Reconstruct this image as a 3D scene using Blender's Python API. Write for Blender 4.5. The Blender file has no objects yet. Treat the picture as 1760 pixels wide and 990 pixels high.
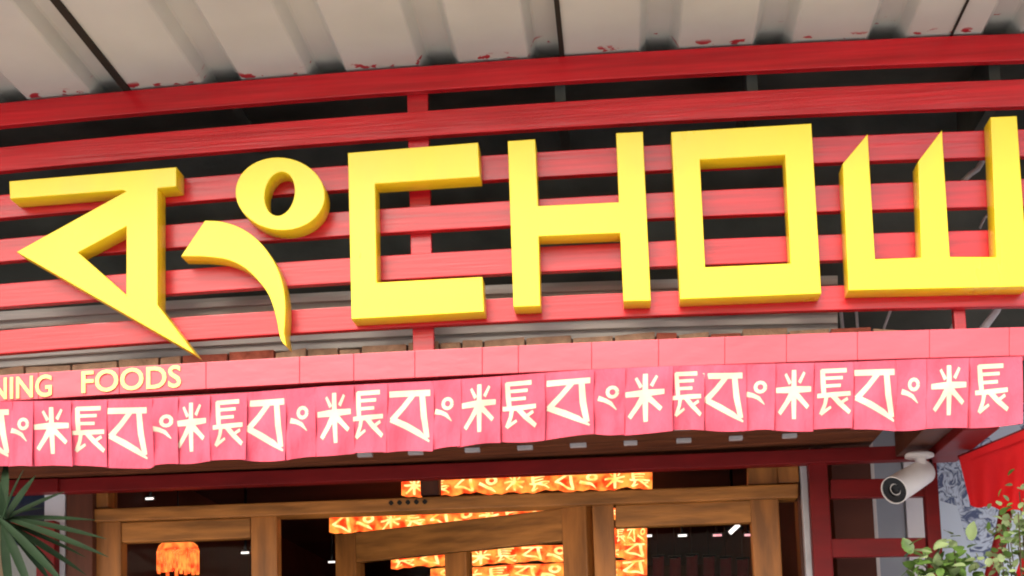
import bpy, bmesh, math, random
from mathutils import Vector, Matrix
R = random.Random(7)

# ------------------------------------------------------------------ camera, sky, sun, exposure
SC = bpy.context.scene
W0, H0 = 1760.0, 990.0                      # photograph's pixel size
F, PX, PY = 2700.0, 774.0, 890.0            # focal length and principal point in pixels
CAM = Vector((0.0, -3.5, 1.6))
yv = Vector(((1080 - PX) / F, -(1233 - PY) / F, 1.0)).normalized()   # the facade's normal seen by the camera
x0 = Vector((1, 0, 0)); x0 = (x0 - yv * x0.dot(yv)).normalized()
z0 = x0.cross(yv); z0 = z0 if z0.y > 0 else -z0
ROLL = 0.026
xv = math.cos(ROLL) * x0 + math.sin(ROLL) * z0
zv = -math.sin(ROLL) * x0 + math.cos(ROLL) * z0
RT = Vector((xv.x, yv.x, zv.x)); UP = Vector((xv.y, yv.y, zv.y)); FW = Vector((xv.z, yv.z, zv.z))
cd = bpy.data.cameras.new('camera'); cam = bpy.data.objects.new('camera', cd); SC.collection.objects.link(cam)
cam.matrix_world = Matrix(((RT.x, UP.x, -FW.x, CAM.x), (RT.y, UP.y, -FW.y, CAM.y), (RT.z, UP.z, -FW.z, CAM.z), (0, 0, 0, 1)))
cd.sensor_width = 36.0; cd.lens = 36.0 * F / W0
cd.shift_x = (W0 / 2 - PX) / W0; cd.shift_y = (PY - H0 / 2) / W0
cd.clip_start = 0.05; cd.clip_end = 500
SC.camera = cam

SUN_EL, SUN_AZ = math.radians(42), math.radians(196)      # azimuth clockwise from +Y; behind the photographer, a little to the left
wd = bpy.data.worlds.new('World'); SC.world = wd; wd.use_nodes = True
nt = wd.node_tree; bg = nt.nodes['Background']; sk = nt.nodes.new('ShaderNodeTexSky')
sk.sky_type = 'NISHITA'; sk.sun_disc = False; sk.sun_elevation = SUN_EL; sk.sun_rotation = SUN_AZ
sk.dust_density = 4.0; sk.air_density = 1.0; sk.ozone_density = 1.0
nt.links.new(sk.outputs[0], bg.inputs[0]); bg.inputs[1].default_value = 0.15
sd = bpy.data.lights.new('sun', 'SUN'); sun = bpy.data.objects.new('sun', sd); SC.collection.objects.link(sun)
sd.energy = 1.2; sd.angle = math.radians(25); sd.color = (1, 0.95, 0.88)
sdir = Vector((math.sin(SUN_AZ) * math.cos(SUN_EL), math.cos(SUN_AZ) * math.cos(SUN_EL), math.sin(SUN_EL)))
sun.location = (0, -3, 8)
sun.rotation_mode = 'QUATERNION'; sun.rotation_quaternion = sdir.to_track_quat('Z', 'Y')
SC.view_settings.view_transform = 'Standard'; SC.view_settings.look = 'None'
SC.view_settings.gamma = 1.0; SC.view_settings.use_curve_mapping = False
EXPO = 1.28
SC.view_settings.exposure = EXPO
SC.cycles.max_bounces = 8
SC.cycles.filter_width = 2.0

# ------------------------------------------------------------------ helpers
def ray(px, py):
    return (RT * ((px - PX) / F) - UP * ((py - PY) / F) + FW)
def P(px, py, Y):
    d = ray(px, py); return CAM + d * ((Y - CAM.y) / d.y)
def lerp(a, b, t): return a + (b - a) * t
WLOC = {}
def link(o, parent=None, loc=None):
    SC.collection.objects.link(o); o.location = loc
    WLOC[o] = Vector(loc)
    if parent is not None:
        o.parent = parent; o.matrix_parent_inverse = Matrix.Translation(-WLOC[parent])
    return o
def thing(name, loc, label, cat, group=None):
    o = bpy.data.objects.new(name, None); o.empty_display_size = 0.05; link(o, None, loc)
    return tag(o, label, cat, group)
def tag(o, label, cat, group=None, kind=None):
    if label: o['label'] = label
    if cat: o['category'] = cat
    if group: o['group'] = group
    if kind: o['kind'] = kind
    return o
def from_mesh(name, me, mat, parent=None):
    c = [v.co for v in me.vertices]
    lo = Vector((min(v.x for v in c), min(v.y for v in c), min(v.z for v in c)))
    hi = Vector((max(v.x for v in c), max(v.y for v in c), max(v.z for v in c)))
    loc = Vector(((lo.x + hi.x) / 2, (lo.y + hi.y) / 2, lo.z))
    me.transform(Matrix.Translation(-loc)); me.name = name
    me.materials.clear(); me.materials.append(mat)
    return link(bpy.data.objects.new(name, me), parent, loc)
def obj(name, verts, faces, mat, parent=None, bevel=0, smooth=False, ang=0.5):
    bm = bmesh.new(); vs = [bm.verts.new(v) for v in verts]
    for f in faces: bm.faces.new([vs[i] for i in f])
    return obj_bm(name, bm, mat, parent, bevel, smooth, ang)
def obj_bm(name, bm, mat, parent=None, bevel=0, smooth=False, ang=0.5):
    bmesh.ops.recalc_face_normals(bm, faces=bm.faces)
    if bevel:
        es = [e for e in bm.edges if len(e.link_faces) == 2 and e.calc_face_angle(0) > ang]
        bmesh.ops.bevel(bm, geom=es, offset=bevel, segments=2, profile=0.6, affect='EDGES', clamp_overlap=True)
    me = bpy.data.meshes.new(name); bm.to_mesh(me); bm.free()
    if smooth:
        for p in me.polygons: p.use_smooth = True
    return from_mesh(name, me, mat, parent)
def prism(name, pts, Y, depth, mat, parent=None, bevel=0.002):
    """convex outline in photo pixels, unprojected on the plane y=Y and given real depth backwards"""
    a = [P(x, y, Y) for x, y in pts]; n = len(a)
    b = [v + Vector((0, depth, 0)) for v in a]
    fs = [tuple(range(n)), tuple(range(2 * n - 1, n - 1, -1))] + [(i, (i + 1) % n, n + (i + 1) % n, n + i) for i in range(n)]
    return obj(name, a + b, fs, mat, parent, bevel)
def box(name, lo, hi, mat, parent=None, bevel=0.002):
    x0, y0, z0 = lo; x1, y1, z1 = hi
    v = [Vector(c) for c in ((x0,y0,z0),(x1,y0,z0),(x1,y1,z0),(x0,y1,z0),(x0,y0,z1),(x1,y0,z1),(x1,y1,z1),(x0,y1,z1))]
    return obj(name, v, [(0,3,2,1),(4,5,6,7),(0,1,5,4),(1,2,6,5),(2,3,7,6),(3,0,4,7)], mat, parent, bevel)
def post(name, pl, pr, ptop, Y, depth, mat, parent=None, pref=930, zbot=0.0, bevel=0.004):
    """upright standing on z=zbot; its sides at photo columns pl, pr (read at row pref), its head at row ptop"""
    xl, xr = P(pl, pref, Y).x, P(pr, pref, Y).x
    zt = P((pl + pr) / 2, ptop, Y).z
    return box(name, (xl, Y, zbot), (xr, Y + depth, zt), mat, parent, bevel)
def ribbon_bar(name, xs, ytop, ybot, Y, depth, mat, parent=None, bevel=0.002):
    """a long bar whose two edges follow curves in the photo (the boards bow a little)"""
    bm = bmesh.new(); rows = []
    for x in xs:
        a, b = P(x, ytop(x), Y), P(x, ybot(x), Y); d = Vector((0, depth, 0))
        rows.append([bm.verts.new(v) for v in (a, b, b + d, a + d)])
    for r, s in zip(rows, rows[1:]):
        for k in range(4): bm.faces.new((r[k], r[(k + 1) % 4], s[(k + 1) % 4], s[k]))
    bm.faces.new(rows[0]); bm.faces.new(rows[-1][::-1])
    return obj_bm(name, bm, mat, parent, bevel)
def tube(name, pts, r, mat, parent=None, seg=10, r1=None):
    bm = bmesh.new(); rings = []; n = len(pts)
    for i, p in enumerate(pts):
        t = (pts[min(i + 1, n - 1)] - pts[max(i - 1, 0)]).normalized()
        u = t.cross(Vector((0.3, 0.9, 0.31))).normalized(); w = t.cross(u)
        rr = r if r1 is None else lerp(r, r1, i / (n - 1))
        rings.append([bm.verts.new(p + u * rr * math.cos(k * 2 * math.pi / seg) + w * rr * math.sin(k * 2 * math.pi / seg)) for k in range(seg)])
    for a, b in zip(rings, rings[1:]):
        for k in range(seg): bm.faces.new((a[k], a[(k + 1) % seg], b[(k + 1) % seg], b[k]))
    bm.faces.new(rings[0]); bm.faces.new(rings[-1][::-1])
    return obj_bm(name, bm, mat, parent, 0, True)
def lathe(name, prof, origin, axis, mat, parent=None, seg=24, smooth=True):
    """profile of (distance along axis, radius)"""
    t = axis.normalized(); u = t.cross(Vector((0.2, 0.1, 0.97))).normalized(); w = t.cross(u)
    bm = bmesh.new(); rings = []
    for d, r in prof:
        rings.append([bm.verts.new(origin + t * d + (u * math.cos(k * 2 * math.pi / seg) + w * math.sin(k * 2 * math.pi / seg)) * max(r, 1e-4)) for k in range(seg)])
    for a, b in zip(rings, rings[1:]):
        for k in range(seg): bm.faces.new((a[k], a[(k + 1) % seg], b[(k + 1) % seg], b[k]))
    bm.faces.new(rings[0]); bm.faces.new(rings[-1][::-1])
    o = obj_bm(name, bm, mat, parent)
    if smooth:
        for p in o.data.polygons: p.use_smooth = len(p.vertices) == 4
        o.data.set_sharp_from_angle(angle=0.7)
    return o
def sheet(name, fn, nu, nv, thick, mat, parent=None, smooth=True):
    """thin solid sheet: fn(u,v) -> world point"""
    bm = bmesh.new(); g = {}
    for s in (0, 1):
        for i in range(nu + 1):
            for j in range(nv + 1):
                p = fn(i / nu, j / nv)
                g[s, i, j] = bm.verts.new(p + Vector((0, thick * s, 0)))
    for s in (0, 1):
        for i in range(nu):
            for j in range(nv):
                q = [g[s,i,j], g[s,i+1,j], g[s,i+1,j+1], g[s,i,j+1]]
                bm.faces.new(q if s else q[::-1])
    for i in range(nu):
        for j in (0, nv): bm.faces.new((g[0,i,j], g[0,i+1,j], g[1,i+1,j], g[1,i,j]))
    for j in range(nv):
        for i in (0, nu): bm.faces.new((g[0,i,j], g[0,i,j+1], g[1,i,j+1], g[1,i,j]))
    o = obj_bm(name, bm, mat, parent, 0, smooth); o.data.set_sharp_from_angle(angle=0.9); return o

# ------------------------------------------------------------------ materials
def nodes(name):
    m = bpy.data.materials.new(name); m.use_nodes = True
    return m, m.node_tree, m.node_tree.nodes['Principled BSDF']
def mat(name, col, rough=0.5, spec=0.5, var=0.12, scale=6.0, stretch=(1, 1, 1), bump=0.0, bscale=60.0, metal=0.0, col2=None, detail=5, trans=0.0, contrast=1.0):
    m, t, b = nodes(name); N, L = t.nodes, t.links
    geo = N.new('ShaderNodeNewGeometry'); mp = N.new('ShaderNodeMapping'); mp.inputs['Scale'].default_value = stretch
    L.new(geo.outputs['Position'], mp.inputs['Vector'])
    no = N.new('ShaderNodeTexNoise'); no.inputs['Scale'].default_value = scale; no.inputs['Detail'].default_value = detail
    L.new(mp.outputs[0], no.inputs['Vector'])
    rp = N.new('ShaderNodeMapRange'); rp.inputs[1].default_value = 0.5 - 0.22 / contrast; rp.inputs[2].default_value = 0.5 + 0.22 / contrast
    L.new(no.outputs['Fac'], rp.inputs[0])
    mx = N.new('ShaderNodeMix'); mx.data_type = 'RGBA'
    a = [c * (1 - var) for c in col]; c2 = col2 or [min(1, c * (1 + var)) for c in col]
    mx.inputs[6].default_value = (*a, 1); mx.inputs[7].default_value = (*c2, 1)
    L.new(rp.outputs[0], mx.inputs[0]); L.new(mx.outputs[2], b.inputs['Base Color'])
    rr = N.new('ShaderNodeMapRange'); rr.inputs[3].default_value = max(0.03, rough - 0.08); rr.inputs[4].default_value = min(1, rough + 0.08)
    L.new(no.outputs['Fac'], rr.inputs[0]); L.new(rr.outputs[0], b.inputs['Roughness'])
    b.inputs['Specular IOR Level'].default_value = spec; b.inputs['Metallic'].default_value = metal
    if bump:
        n2 = N.new('ShaderNodeTexNoise'); n2.inputs['Scale'].default_value = bscale; n2.inputs['Detail'].default_value = 4
        L.new(mp.outputs[0], n2.inputs['Vector'])
        bp = N.new('ShaderNodeBump'); bp.inputs['Strength'].default_value = bump; bp.inputs['Distance'].default_value = 0.01
        L.new(n2.outputs['Fac'], bp.inputs['Height']); L.new(bp.outputs[0], b.inputs['Normal'])
    if trans:
        tr = N.new('ShaderNodeBsdfTranslucent'); L.new(mx.outputs[2], tr.inputs[0])
        ms = N.new('ShaderNodeMixShader'); ms.inputs[0].default_value = trans
        L.new(b.outputs[0], ms.inputs[1]); L.new(tr.outputs[0], ms.inputs[2]); L.new(ms.outputs[0], N['Material Output'].inputs['Surface'])
    return m
def emit(name, c1, c2, strength, scale=14.0):
    m, t, b = nodes(name); N, L = t.nodes, t.links
    geo = N.new('ShaderNodeNewGeometry'); no = N.new('ShaderNodeTexNoise'); no.inputs['Scale'].default_value = scale; no.inputs['Detail'].default_value = 3
    L.new(geo.outputs['Position'], no.inputs['Vector'])
    rp = N.new('ShaderNodeMapRange'); rp.inputs[1].default_value = 0.35; rp.inputs[2].default_value = 0.65
    L.new(no.outputs['Fac'], rp.inputs[0])
    mx = N.new('ShaderNodeMix'); mx.data_type = 'RGBA'; mx.inputs[6].default_value = (*c1, 1); mx.inputs[7].default_value = (*c2, 1)
    L.new(rp.outputs[0], mx.inputs[0])
    b.inputs['Base Color'].default_value = (*c1, 1); b.inputs['Roughness'].default_value = 0.8
    L.new(mx.outputs[2], b.inputs['Emission Color']); b.inputs['Emission Strength'].default_value = strength
    return m
M = {}
M['red'] = mat('red gloss paint on boards', (0.50, 0.010, 0.015), 0.24, 0.5, 0.22, 11, (0.22, 1, 6), 0.07, 26, contrast=1.3)
M['fascia'] = mat('pinkish red painted fascia', (0.58, 0.060, 0.082), 0.40, 0.5, 0.13, 6, (0.8, 1, 2), 0.10, 24, contrast=1.2)
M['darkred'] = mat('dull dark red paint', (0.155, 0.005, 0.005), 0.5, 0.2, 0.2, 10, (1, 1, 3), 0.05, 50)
M['yellow'] = mat('yellow acrylic letters', (0.82, 0.60, 0.014), 0.30, 0.5, 0.07, 5, (1.6, 1, 0.5), bump=0.03, bscale=9)
M['cloth'] = mat('pink red cotton', (0.64, 0.095, 0.140), 0.9, 0.1, 0.17, 13, (1.6, 1, 0.7), bump=0.35, bscale=70, trans=0.12)
M['cream'] = mat('cream fabric paint', (0.56, 0.48, 0.34), 0.8, 0.2, 0.08, 40, bump=0.05, bscale=200)
M['gold'] = mat('gold painted lettering', (0.85, 0.60, 0.20), 0.5, 0.4, 0.12, 60)
M['wood'] = mat('honey varnished pine', (0.31, 0.112, 0.024), 0.42, 0.25, 0.38, 7, (5, 5, 0.7), 0.12, 30, contrast=1.3)
M['woodh'] = mat('honey varnished pine, rails', (0.33, 0.128, 0.028), 0.42, 0.25, 0.38, 7, (0.9, 0.9, 7), 0.12, 30, contrast=1.3)
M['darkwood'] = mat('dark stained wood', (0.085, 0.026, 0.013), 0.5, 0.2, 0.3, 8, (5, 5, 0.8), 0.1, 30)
M['soffit'] = mat('brown soffit boards', (0.115, 0.034, 0.013), 0.6, 0.2, 0.45, 8, (0.8, 5, 5), 0.1, 30)
M['galv'] = mat('cream coated steel sheet', (0.48, 0.485, 0.43), 0.5, 0.25, 0.09, 3.5, bump=0.02, bscale=15)
M['shadeink'] = mat('black seam shadow and ink', (0.02, 0.017, 0.012), 0.8, 0.2)  # black for the shadow between roof sheets, and for the ink marks
M['darkwall'] = mat('dark shaded render', (0.075, 0.08, 0.07), 0.9, 0.1, 0.4, 5, bump=0.2, bscale=30)  # dark base colour carries the shade behind the boards
M['grey'] = mat('weathered grey metal', (0.42, 0.39, 0.34), 0.45, 0.5, 0.2, 10, (0.4, 1, 4), 0.05, 40)
M['brick'] = mat('red brick', (0.36, 0.10, 0.06), 0.9, 0.2, 0.35, 30, bump=0.4, bscale=120)
M['tanbrick'] = mat('tan brick', (0.40, 0.26, 0.16), 0.9, 0.2, 0.3, 30, bump=0.4, bscale=120)
M['white'] = mat('off white plastic', (0.72, 0.66, 0.62), 0.45, 0.5, 0.08, 12)
M['plaster'] = mat('white wall paint', (0.68, 0.66, 0.68), 0.85, 0.2, 0.07, 5, bump=0.1, bscale=60)
M['black'] = mat('black plastic', (0.008, 0.008, 0.009), 0.3, 0.25)
M['pipe'] = mat('grey conduit', (0.42, 0.40, 0.40), 0.4, 0.5, 0.15, 20)
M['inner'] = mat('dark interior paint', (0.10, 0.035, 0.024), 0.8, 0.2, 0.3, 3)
M['scroll'] = mat('deep red paper', (0.16, 0.022, 0.025), 0.7, 0.3, 0.3, 40)
M['redcloth'] = mat('bright red cloth', (0.62, 0.006, 0.008), 0.75, 0.25, 0.12, 10, bump=0.08, bscale=200, trans=0.2)
M['palm'] = mat('dark palm leaf', (0.013, 0.026, 0.011), 0.6, 0.1, 0.3, 12, (1, 1, 1), 0.05, 80)
M['leaf'] = mat('green leaf', (0.075, 0.14, 0.025), 0.5, 0.4, 0.35, 25, trans=0.15)
M['paleleaf'] = mat('pale grey green leaf', (0.20, 0.26, 0.11), 0.55, 0.4, 0.3, 25, trans=0.15)
M['stem'] = mat('brown stem', (0.06, 0.04, 0.022), 0.8, 0.2)
M['pot'] = mat('terracotta pot', (0.30, 0.12, 0.07), 0.8, 0.2, 0.2, 12)
M['paving'] = mat('concrete paving', (0.46, 0.45, 0.43), 0.85, 0.2, 0.15, 3, bump=0.2, bscale=40)
M['greypanel'] = mat('grey blue door panel', (0.30, 0.32, 0.36), 0.5, 0.4, 0.08, 4)
M['darkpanel'] = mat('dark green grey panel', (0.03, 0.035, 0.033), 0.4, 0.4, 0.2, 6)
gl, t, b = nodes('window glass')
tp = t.nodes.new('ShaderNodeBsdfTransparent'); gs = t.nodes.new('ShaderNodeBsdfGlossy'); gs.inputs['Roughness'].default_value = 0.03
ms = t.nodes.new('ShaderNodeMixShader'); fr = t.nodes.new('ShaderNodeFresnel'); fr.inputs[0].default_value = 1.09
t.links.new(fr.outputs[0], ms.inputs[0]); t.links.new(tp.outputs[0], ms.inputs[1]); t.links.new(gs.outputs[0], ms.inputs[2])
t.links.new(ms.outputs[0], t.nodes['Material Output'].inputs['Surface']); M['glass'] = gl
K = 1.0 / 2 ** EXPO
M['glow'] = emit('backlit orange banner cloth', (0.9, 0.035, 0.006), (1.0, 0.34, 0.05), 1.5 * K * 1.1, 24)
M['glowglyph'] = emit('backlit cream characters', (1.0, 0.36, 0.05), (1.0, 0.78, 0.30), 1.7 * K * 1.1, 26)
M['lantern'] = emit('lit orange lantern', (0.9, 0.035, 0.008), (1.0, 0.30, 0.05), 1.5 * K, 45)
M['lamp'] = emit('lit white lamp', (1, 0.9, 0.82), (1, 0.95, 0.9), 1.6 * K)
M['pinklamp'] = emit('lit pink lamp', (1, 0.35, 0.40), (1, 0.6, 0.6), 1.2 * K, 40)

# cream roof sheet with flecks of red overspray close to the top board
m = M['galv']; t = m.node_tree; N, L = t.nodes, t.links; b = N['Principled BSDF']
src = b.inputs['Base Color'].links[0].from_socket
geo = N.new('ShaderNodeNewGeometry'); sx = N.new('ShaderNodeSeparateXYZ'); L.new(geo.outputs['Position'], sx.inputs[0])
mr = N.new('ShaderNodeMapRange'); mr.inputs[1].default_value = -0.036; mr.inputs[2].default_value = -0.018; L.new(sx.outputs['Y'], mr.inputs[0])
ns = N.new('ShaderNodeTexNoise'); ns.inputs['Scale'].default_value = 26; ns.inputs['Detail'].default_value = 6; L.new(geo.outputs['Position'], ns.inputs['Vector'])
th = N.new('ShaderNodeMapRange'); th.inputs[1].default_value = 0.60; th.inputs[2].default_value = 0.62; L.new(ns.outputs['Fac'], th.inputs[0])
mr2 = N.new('ShaderNodeMapRange'); mr2.inputs[1].default_value = 0.012; mr2.inputs[2].default_value = 0.0; L.new(sx.outputs['Y'], mr2.inputs[0])
mz = N.new('ShaderNodeMath'); mz.operation = 'MULTIPLY'; L.new(mr.outputs[0], mz.inputs[0]); L.new(mr2.outputs[0], mz.inputs[1])
mu = N.new('ShaderNodeMath'); mu.operation = 'MULTIPLY'; L.new(mz.outputs[0], mu.inputs[0]); L.new(th.outputs[0], mu.inputs[1])
mx = N.new('ShaderNodeMix'); mx.data_type = 'RGBA'; mx.inputs[7].default_value = (0.35, 0.02, 0.03, 1)
L.new(mu.outputs[0], mx.inputs[0]); L.new(src, mx.inputs[6]); L.new(mx.outputs[2], b.inputs['Base Color'])

# pale wall with large smooth shapes and blue flecked ornament
m, t, b = nodes('blue and white ornamented wall'); N, L = t.nodes, t.links
geo = N.new('ShaderNodeNewGeometry')
vo = N.new('ShaderNodeTexNoise'); vo.inputs['Scale'].default_value = 42; vo.inputs['Detail'].default_value = 5; vo.inputs['Distortion'].default_value = 1.6
dn = N.new('ShaderNodeTexNoise'); dn.inputs['Scale'].default_value = 9
ad = N.new('ShaderNodeMix'); ad.data_type = 'VECTOR'; ad.inputs[0].default_value = 0.14
L.new(geo.outputs['Position'], dn.inputs['Vector']); L.new(geo.outputs['Position'], ad.inputs[4]); L.new(dn.outputs['Color'], ad.inputs[5])
L.new(ad.outputs[1], vo.inputs['Vector'])
ln = N.new('ShaderNodeMapRange'); ln.inputs[1].default_value = 0.42; ln.inputs[2].default_value = 0.56; L.new(vo.outputs['Fac'], ln.inputs[0])
wn = N.new('ShaderNodeTexVoronoi'); wn.feature = 'F1'; wn.inputs['Scale'].default_value = 5.5; wn.inputs['Randomness'].default_value = 0.85
L.new(geo.outputs['Position'], wn.inputs['Vector'])
big = N.new('ShaderNodeSeparateColor'); L.new(wn.outputs['Color'], big.inputs[0])
st = N.new('ShaderNodeMath'); st.operation = 'LESS_THAN'; st.inputs[1].default_value = 0.5; L.new(big.outputs[0], st.inputs[0])
orn = N.new('ShaderNodeMix'); orn.data_type = 'RGBA'; orn.inputs[6].default_value = (0.09, 0.12, 0.24, 1); orn.inputs[7].default_value = (0.62, 0.70, 0.84, 1)
L.new(ln.outputs[0], orn.inputs[0])
fin = N.new('ShaderNodeMix'); fin.data_type = 'RGBA'; fin.inputs[7].default_value = (0.66, 0.74, 0.86, 1)
L.new(st.outputs[0], fin.inputs[0]); L.new(orn.outputs[2], fin.inputs[6]); L.new(fin.outputs[2], b.inputs['Base Color'])
b.inputs['Roughness'].default_value = 0.6; M['ornament'] = m

# ------------------------------------------------------------------ setting: paving and the shop building
gv = [Vector((x, y, 0)) for x, y in ((-80, -120), (80, -120), (80, 20), (-80, 20))]
tag(obj('pavement', gv, [(0, 1, 2, 3)], M['paving']), None, None, kind='structure')

def off(fn, d): return lambda x: fn(x) + d
CB = 1.85e-5                                 # the boards' bow
XS = [-940 + i * 130 for i in range(30)]     # sample columns, well past both picture edges
def edge(ya, yb, c=CB):
    mm = (yb - ya) / 1760.0 - c * 1760.0
    return lambda x: ya + mm * x + c * x * x
YD = 0.52                                    # door plane
xl, xr = P(-940, 500, 0).x, P(2830, 500, 0).x
zroof = P(880, 100, 0).z

bld = thing('shop_building', (0.0, 1.0, 0.0), 'dark shop interior and walls behind the wooden doors and sign', 'building')
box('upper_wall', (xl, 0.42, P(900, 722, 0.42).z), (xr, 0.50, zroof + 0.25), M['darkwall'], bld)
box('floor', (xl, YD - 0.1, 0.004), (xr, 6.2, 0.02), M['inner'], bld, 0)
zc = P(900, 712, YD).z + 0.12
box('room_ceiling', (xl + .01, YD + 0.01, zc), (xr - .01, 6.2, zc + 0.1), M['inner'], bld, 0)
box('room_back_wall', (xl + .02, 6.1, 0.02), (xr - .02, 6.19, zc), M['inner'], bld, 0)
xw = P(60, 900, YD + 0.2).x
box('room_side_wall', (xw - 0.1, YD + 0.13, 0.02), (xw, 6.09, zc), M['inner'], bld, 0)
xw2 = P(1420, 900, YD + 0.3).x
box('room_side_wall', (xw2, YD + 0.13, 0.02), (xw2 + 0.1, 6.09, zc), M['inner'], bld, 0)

# ------------------------------------------------------------------ corrugated canopy roof
btop = edge(177, 57)
roof = thing('canopy_roof', P(880, btop(880), -0.3), 'cream ribbed sheet metal canopy over the red sign boards', 'canopy roof')
ribs = [-774, -582, -390, -198, 10, 188, 380, 561, 754, 942, 1133, 1328, 1525, 1723, 1920, 2113, 2306, 2499, 2692]
seams = [-940, -485, 217, 966, 1636, 2386, 2830]
YF, YB = -0.60, 0.41
def roof_panel(a, b):
    prof = [(a, 0)]
    for r in ribs:
        if a + 40 < r < b - 8 or (a < r - 36 and r + 36 < b):
            prof += [(r - 36, 0), (r - 33, 0.003), (r - 22, 0.030), (r - 18, 0.033), (r + 18, 0.033), (r + 22, 0.030), (r + 33, 0.003), (r + 36, 0)]
    prof.append((b, 0))
    full = [(prof[0])]
    for p, q in zip(prof, prof[1:]):
        n = max(1, int((q[0] - p[0]) / 45))
        for k in range(1, n + 1): full.append((lerp(p[0], q[0], k / n), lerp(p[1], q[1], k / n)))
    bm = bmesh.new(); rows = []
    for x, h in full:
        p = P(x, btop(x), 0.0); z = p.z + 0.006 + h
        rows.append([bm.verts.new((p.x, y, z + dz)) for dz in (0, 0.002) for y in (YF, -0.2, -0.03, YB)])
    for r, s in zip(rows, rows[1:]):
        for k in range(3):
            bm.faces.new((r[k], r[k+1], s[k+1], s[k])); bm.faces.new((r[k+4], r[k+5], s[k+5], s[k+4]))
        bm.faces.new((r[0], s[0], s[4], r[4])); bm.faces.new((r[3], s[3], s[7], r[7]))
    for r in (rows[0], rows[-1]):
        for k in range(3): bm.faces.new((r[k], r[k+1], r[k+5], r[k+4]))
    o = obj_bm('roof_panel', bm, M['galv'], roof, 0, True); o.data.set_sharp_from_angle(angle=0.35)
for a, b_ in zip(seams, seams[1:]): roof_panel(a + 1.5, b_ - 1.5)
for s, w in ((217, 6.5), (966, 4.2), (1636, 1.8)):
    p, q = P(s - w, btop(s), 0), P(s + w, btop(s), 0)
    box('seam_shadow', (p.x, YF + .002, p.z + 0.001), (q.x, YB - .01, p.z + 0.0055), M['shadeink'], roof, 0)  # black strip painted in for the shadow where the sheets overlap
ribbon_bar('shade_board', XS, off(btop, 4), off(btop, 8), 0.027, 0.38, M['darkwall'], roof, 0)  # added dark board, puts shade under the roof sheet behind the top board
# joists above the boards, in the dark
for px in (410, 965, 1290, 1700):
    c = P(px, 180, 0.12); box('joist', (c.x - 0.012, 0.05, c.z - 0.02), (c.x + 0.012, 0.40, zroof - 0.03), M['darkwall'], roof, 0)

# ------------------------------------------------------------------ slatted sign frame
sf = thing('slatted_sign', P(880, 560, 0.01), 'open frame of six red painted horizontal boards carrying yellow letters', 'slatted sign')
rows = [(177, 57, 216, 103), (253, 136, 294, 182), (335, 222, 375, 268), (411, 307, 450, 354), (488, 394, 528, 440), (568, 484, 608, 526)]
for i, (a, b_, c, d) in enumerate(rows):
    ribbon_bar('board', XS, edge(a, b_), edge(c, d), 0.0, 0.024, M['red'], sf, 0.0018)
def frame_post(l, r, ytop, ybot):
    a, b_ = P(l, 400, 0.026), P(r, 400, 0.026)
    box('post', (a.x, 0.0265, P(l, ybot, 0.026).z), (b_.x, 0.052, P(l, ytop, 0.026).z), M['red'], sf)
frame_post(705, 741, 120, 640); frame_post(-260, -224, 180, 660); frame_post(1630, 1650, 490, 580); frame_post(2130, 2166, 60, 560)

# ------------------------------------------------------------------ yellow letters
LY = -0.068
def letter(loops, label, smooth_n=None):
    cu = bpy.data.curves.new('letter', 'CURVE'); cu.dimensions = '2D'; cu.fill_mode = 'BOTH'
    dep = 0.066
    cu.extrude = dep / 2 - 0.0015; cu.bevel_depth = 0.0015; cu.bevel_resolution = 1; cu.offset = -0.0015
    for lp in loops:
        sp = cu.splines.new('POLY'); sp.points.add(len(lp) - 1); sp.use_cyclic_u = True
        for k, (x, y) in enumerate(lp):
            p = P(x, y, LY); sp.points[k].co = (p.x, p.z, 0, 1)
    tmp = bpy.data.objects.new('tmp', cu); SC.collection.objects.link(tmp)
    bpy.context.view_layer.update()
    me = bpy.data.meshes.new_from_object(tmp.evaluated_get(bpy.context.evaluated_depsgraph_get()))
    bpy.data.objects.remove(tmp)
    me.transform(Matrix(((1, 0, 0, 0), (0, 0, -1, LY + dep / 2), (0, 1, 0, 0), (0, 0, 0, 1))))
    o = from_mesh('sign_letter', me, M['yellow'])
    for p in me.polygons: p.use_smooth = True
    me.set_sharp_from_angle(angle=0.45)
    tag(o, label, 'letter', 'yellow letters of the sign'); return o
def ell(cx, cy, rx, ry, rot, n=48):
    out = []
    for k in range(n):
        a = 2 * math.pi * k / n; u, v = rx * math.cos(a), ry * math.sin(a)
        out.append((cx + u * math.cos(rot) - v * math.sin(rot), cy + u * math.sin(rot) + v * math.cos(rot)))
    return out
def spline(pts, n=5):
    out = []
    for i in range(len(pts) - 1):
        p0, p1, p2, p3 = pts[max(i-1,0)], pts[i], pts[i+1], pts[min(i+2,len(pts)-1)]
        for k in range(n):
            t = k / n
            out.append(tuple(0.5*((2*p1[j])+(-p0[j]+p2[j])*t+(2*p0[j]-5*p1[j]+4*p2[j]-p3[j])*t*t+(-p0[j]+3*p1[j]-3*p2[j]+p3[j])*t**3) for j in (0,1)))
    return out + [pts[-1]]
letter([[(15.8,311.4),(303,287),(303,320.5),(270.8,323.5),(270.8,524),(335.4,609),(28.3,433),(216,329),(211,326.8),(17,341.7)],
        [(134.4,433.7),(217.2,389),(217.2,507)]], 'yellow triangular letter with a flat bar on top and a long pointed tail')
letter([ell(481.5,333,77,62.5,0.12), ell(480.5,333,25.5,38,0.18)], 'thick yellow ring above the curved yellow tail on the sign')
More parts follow.
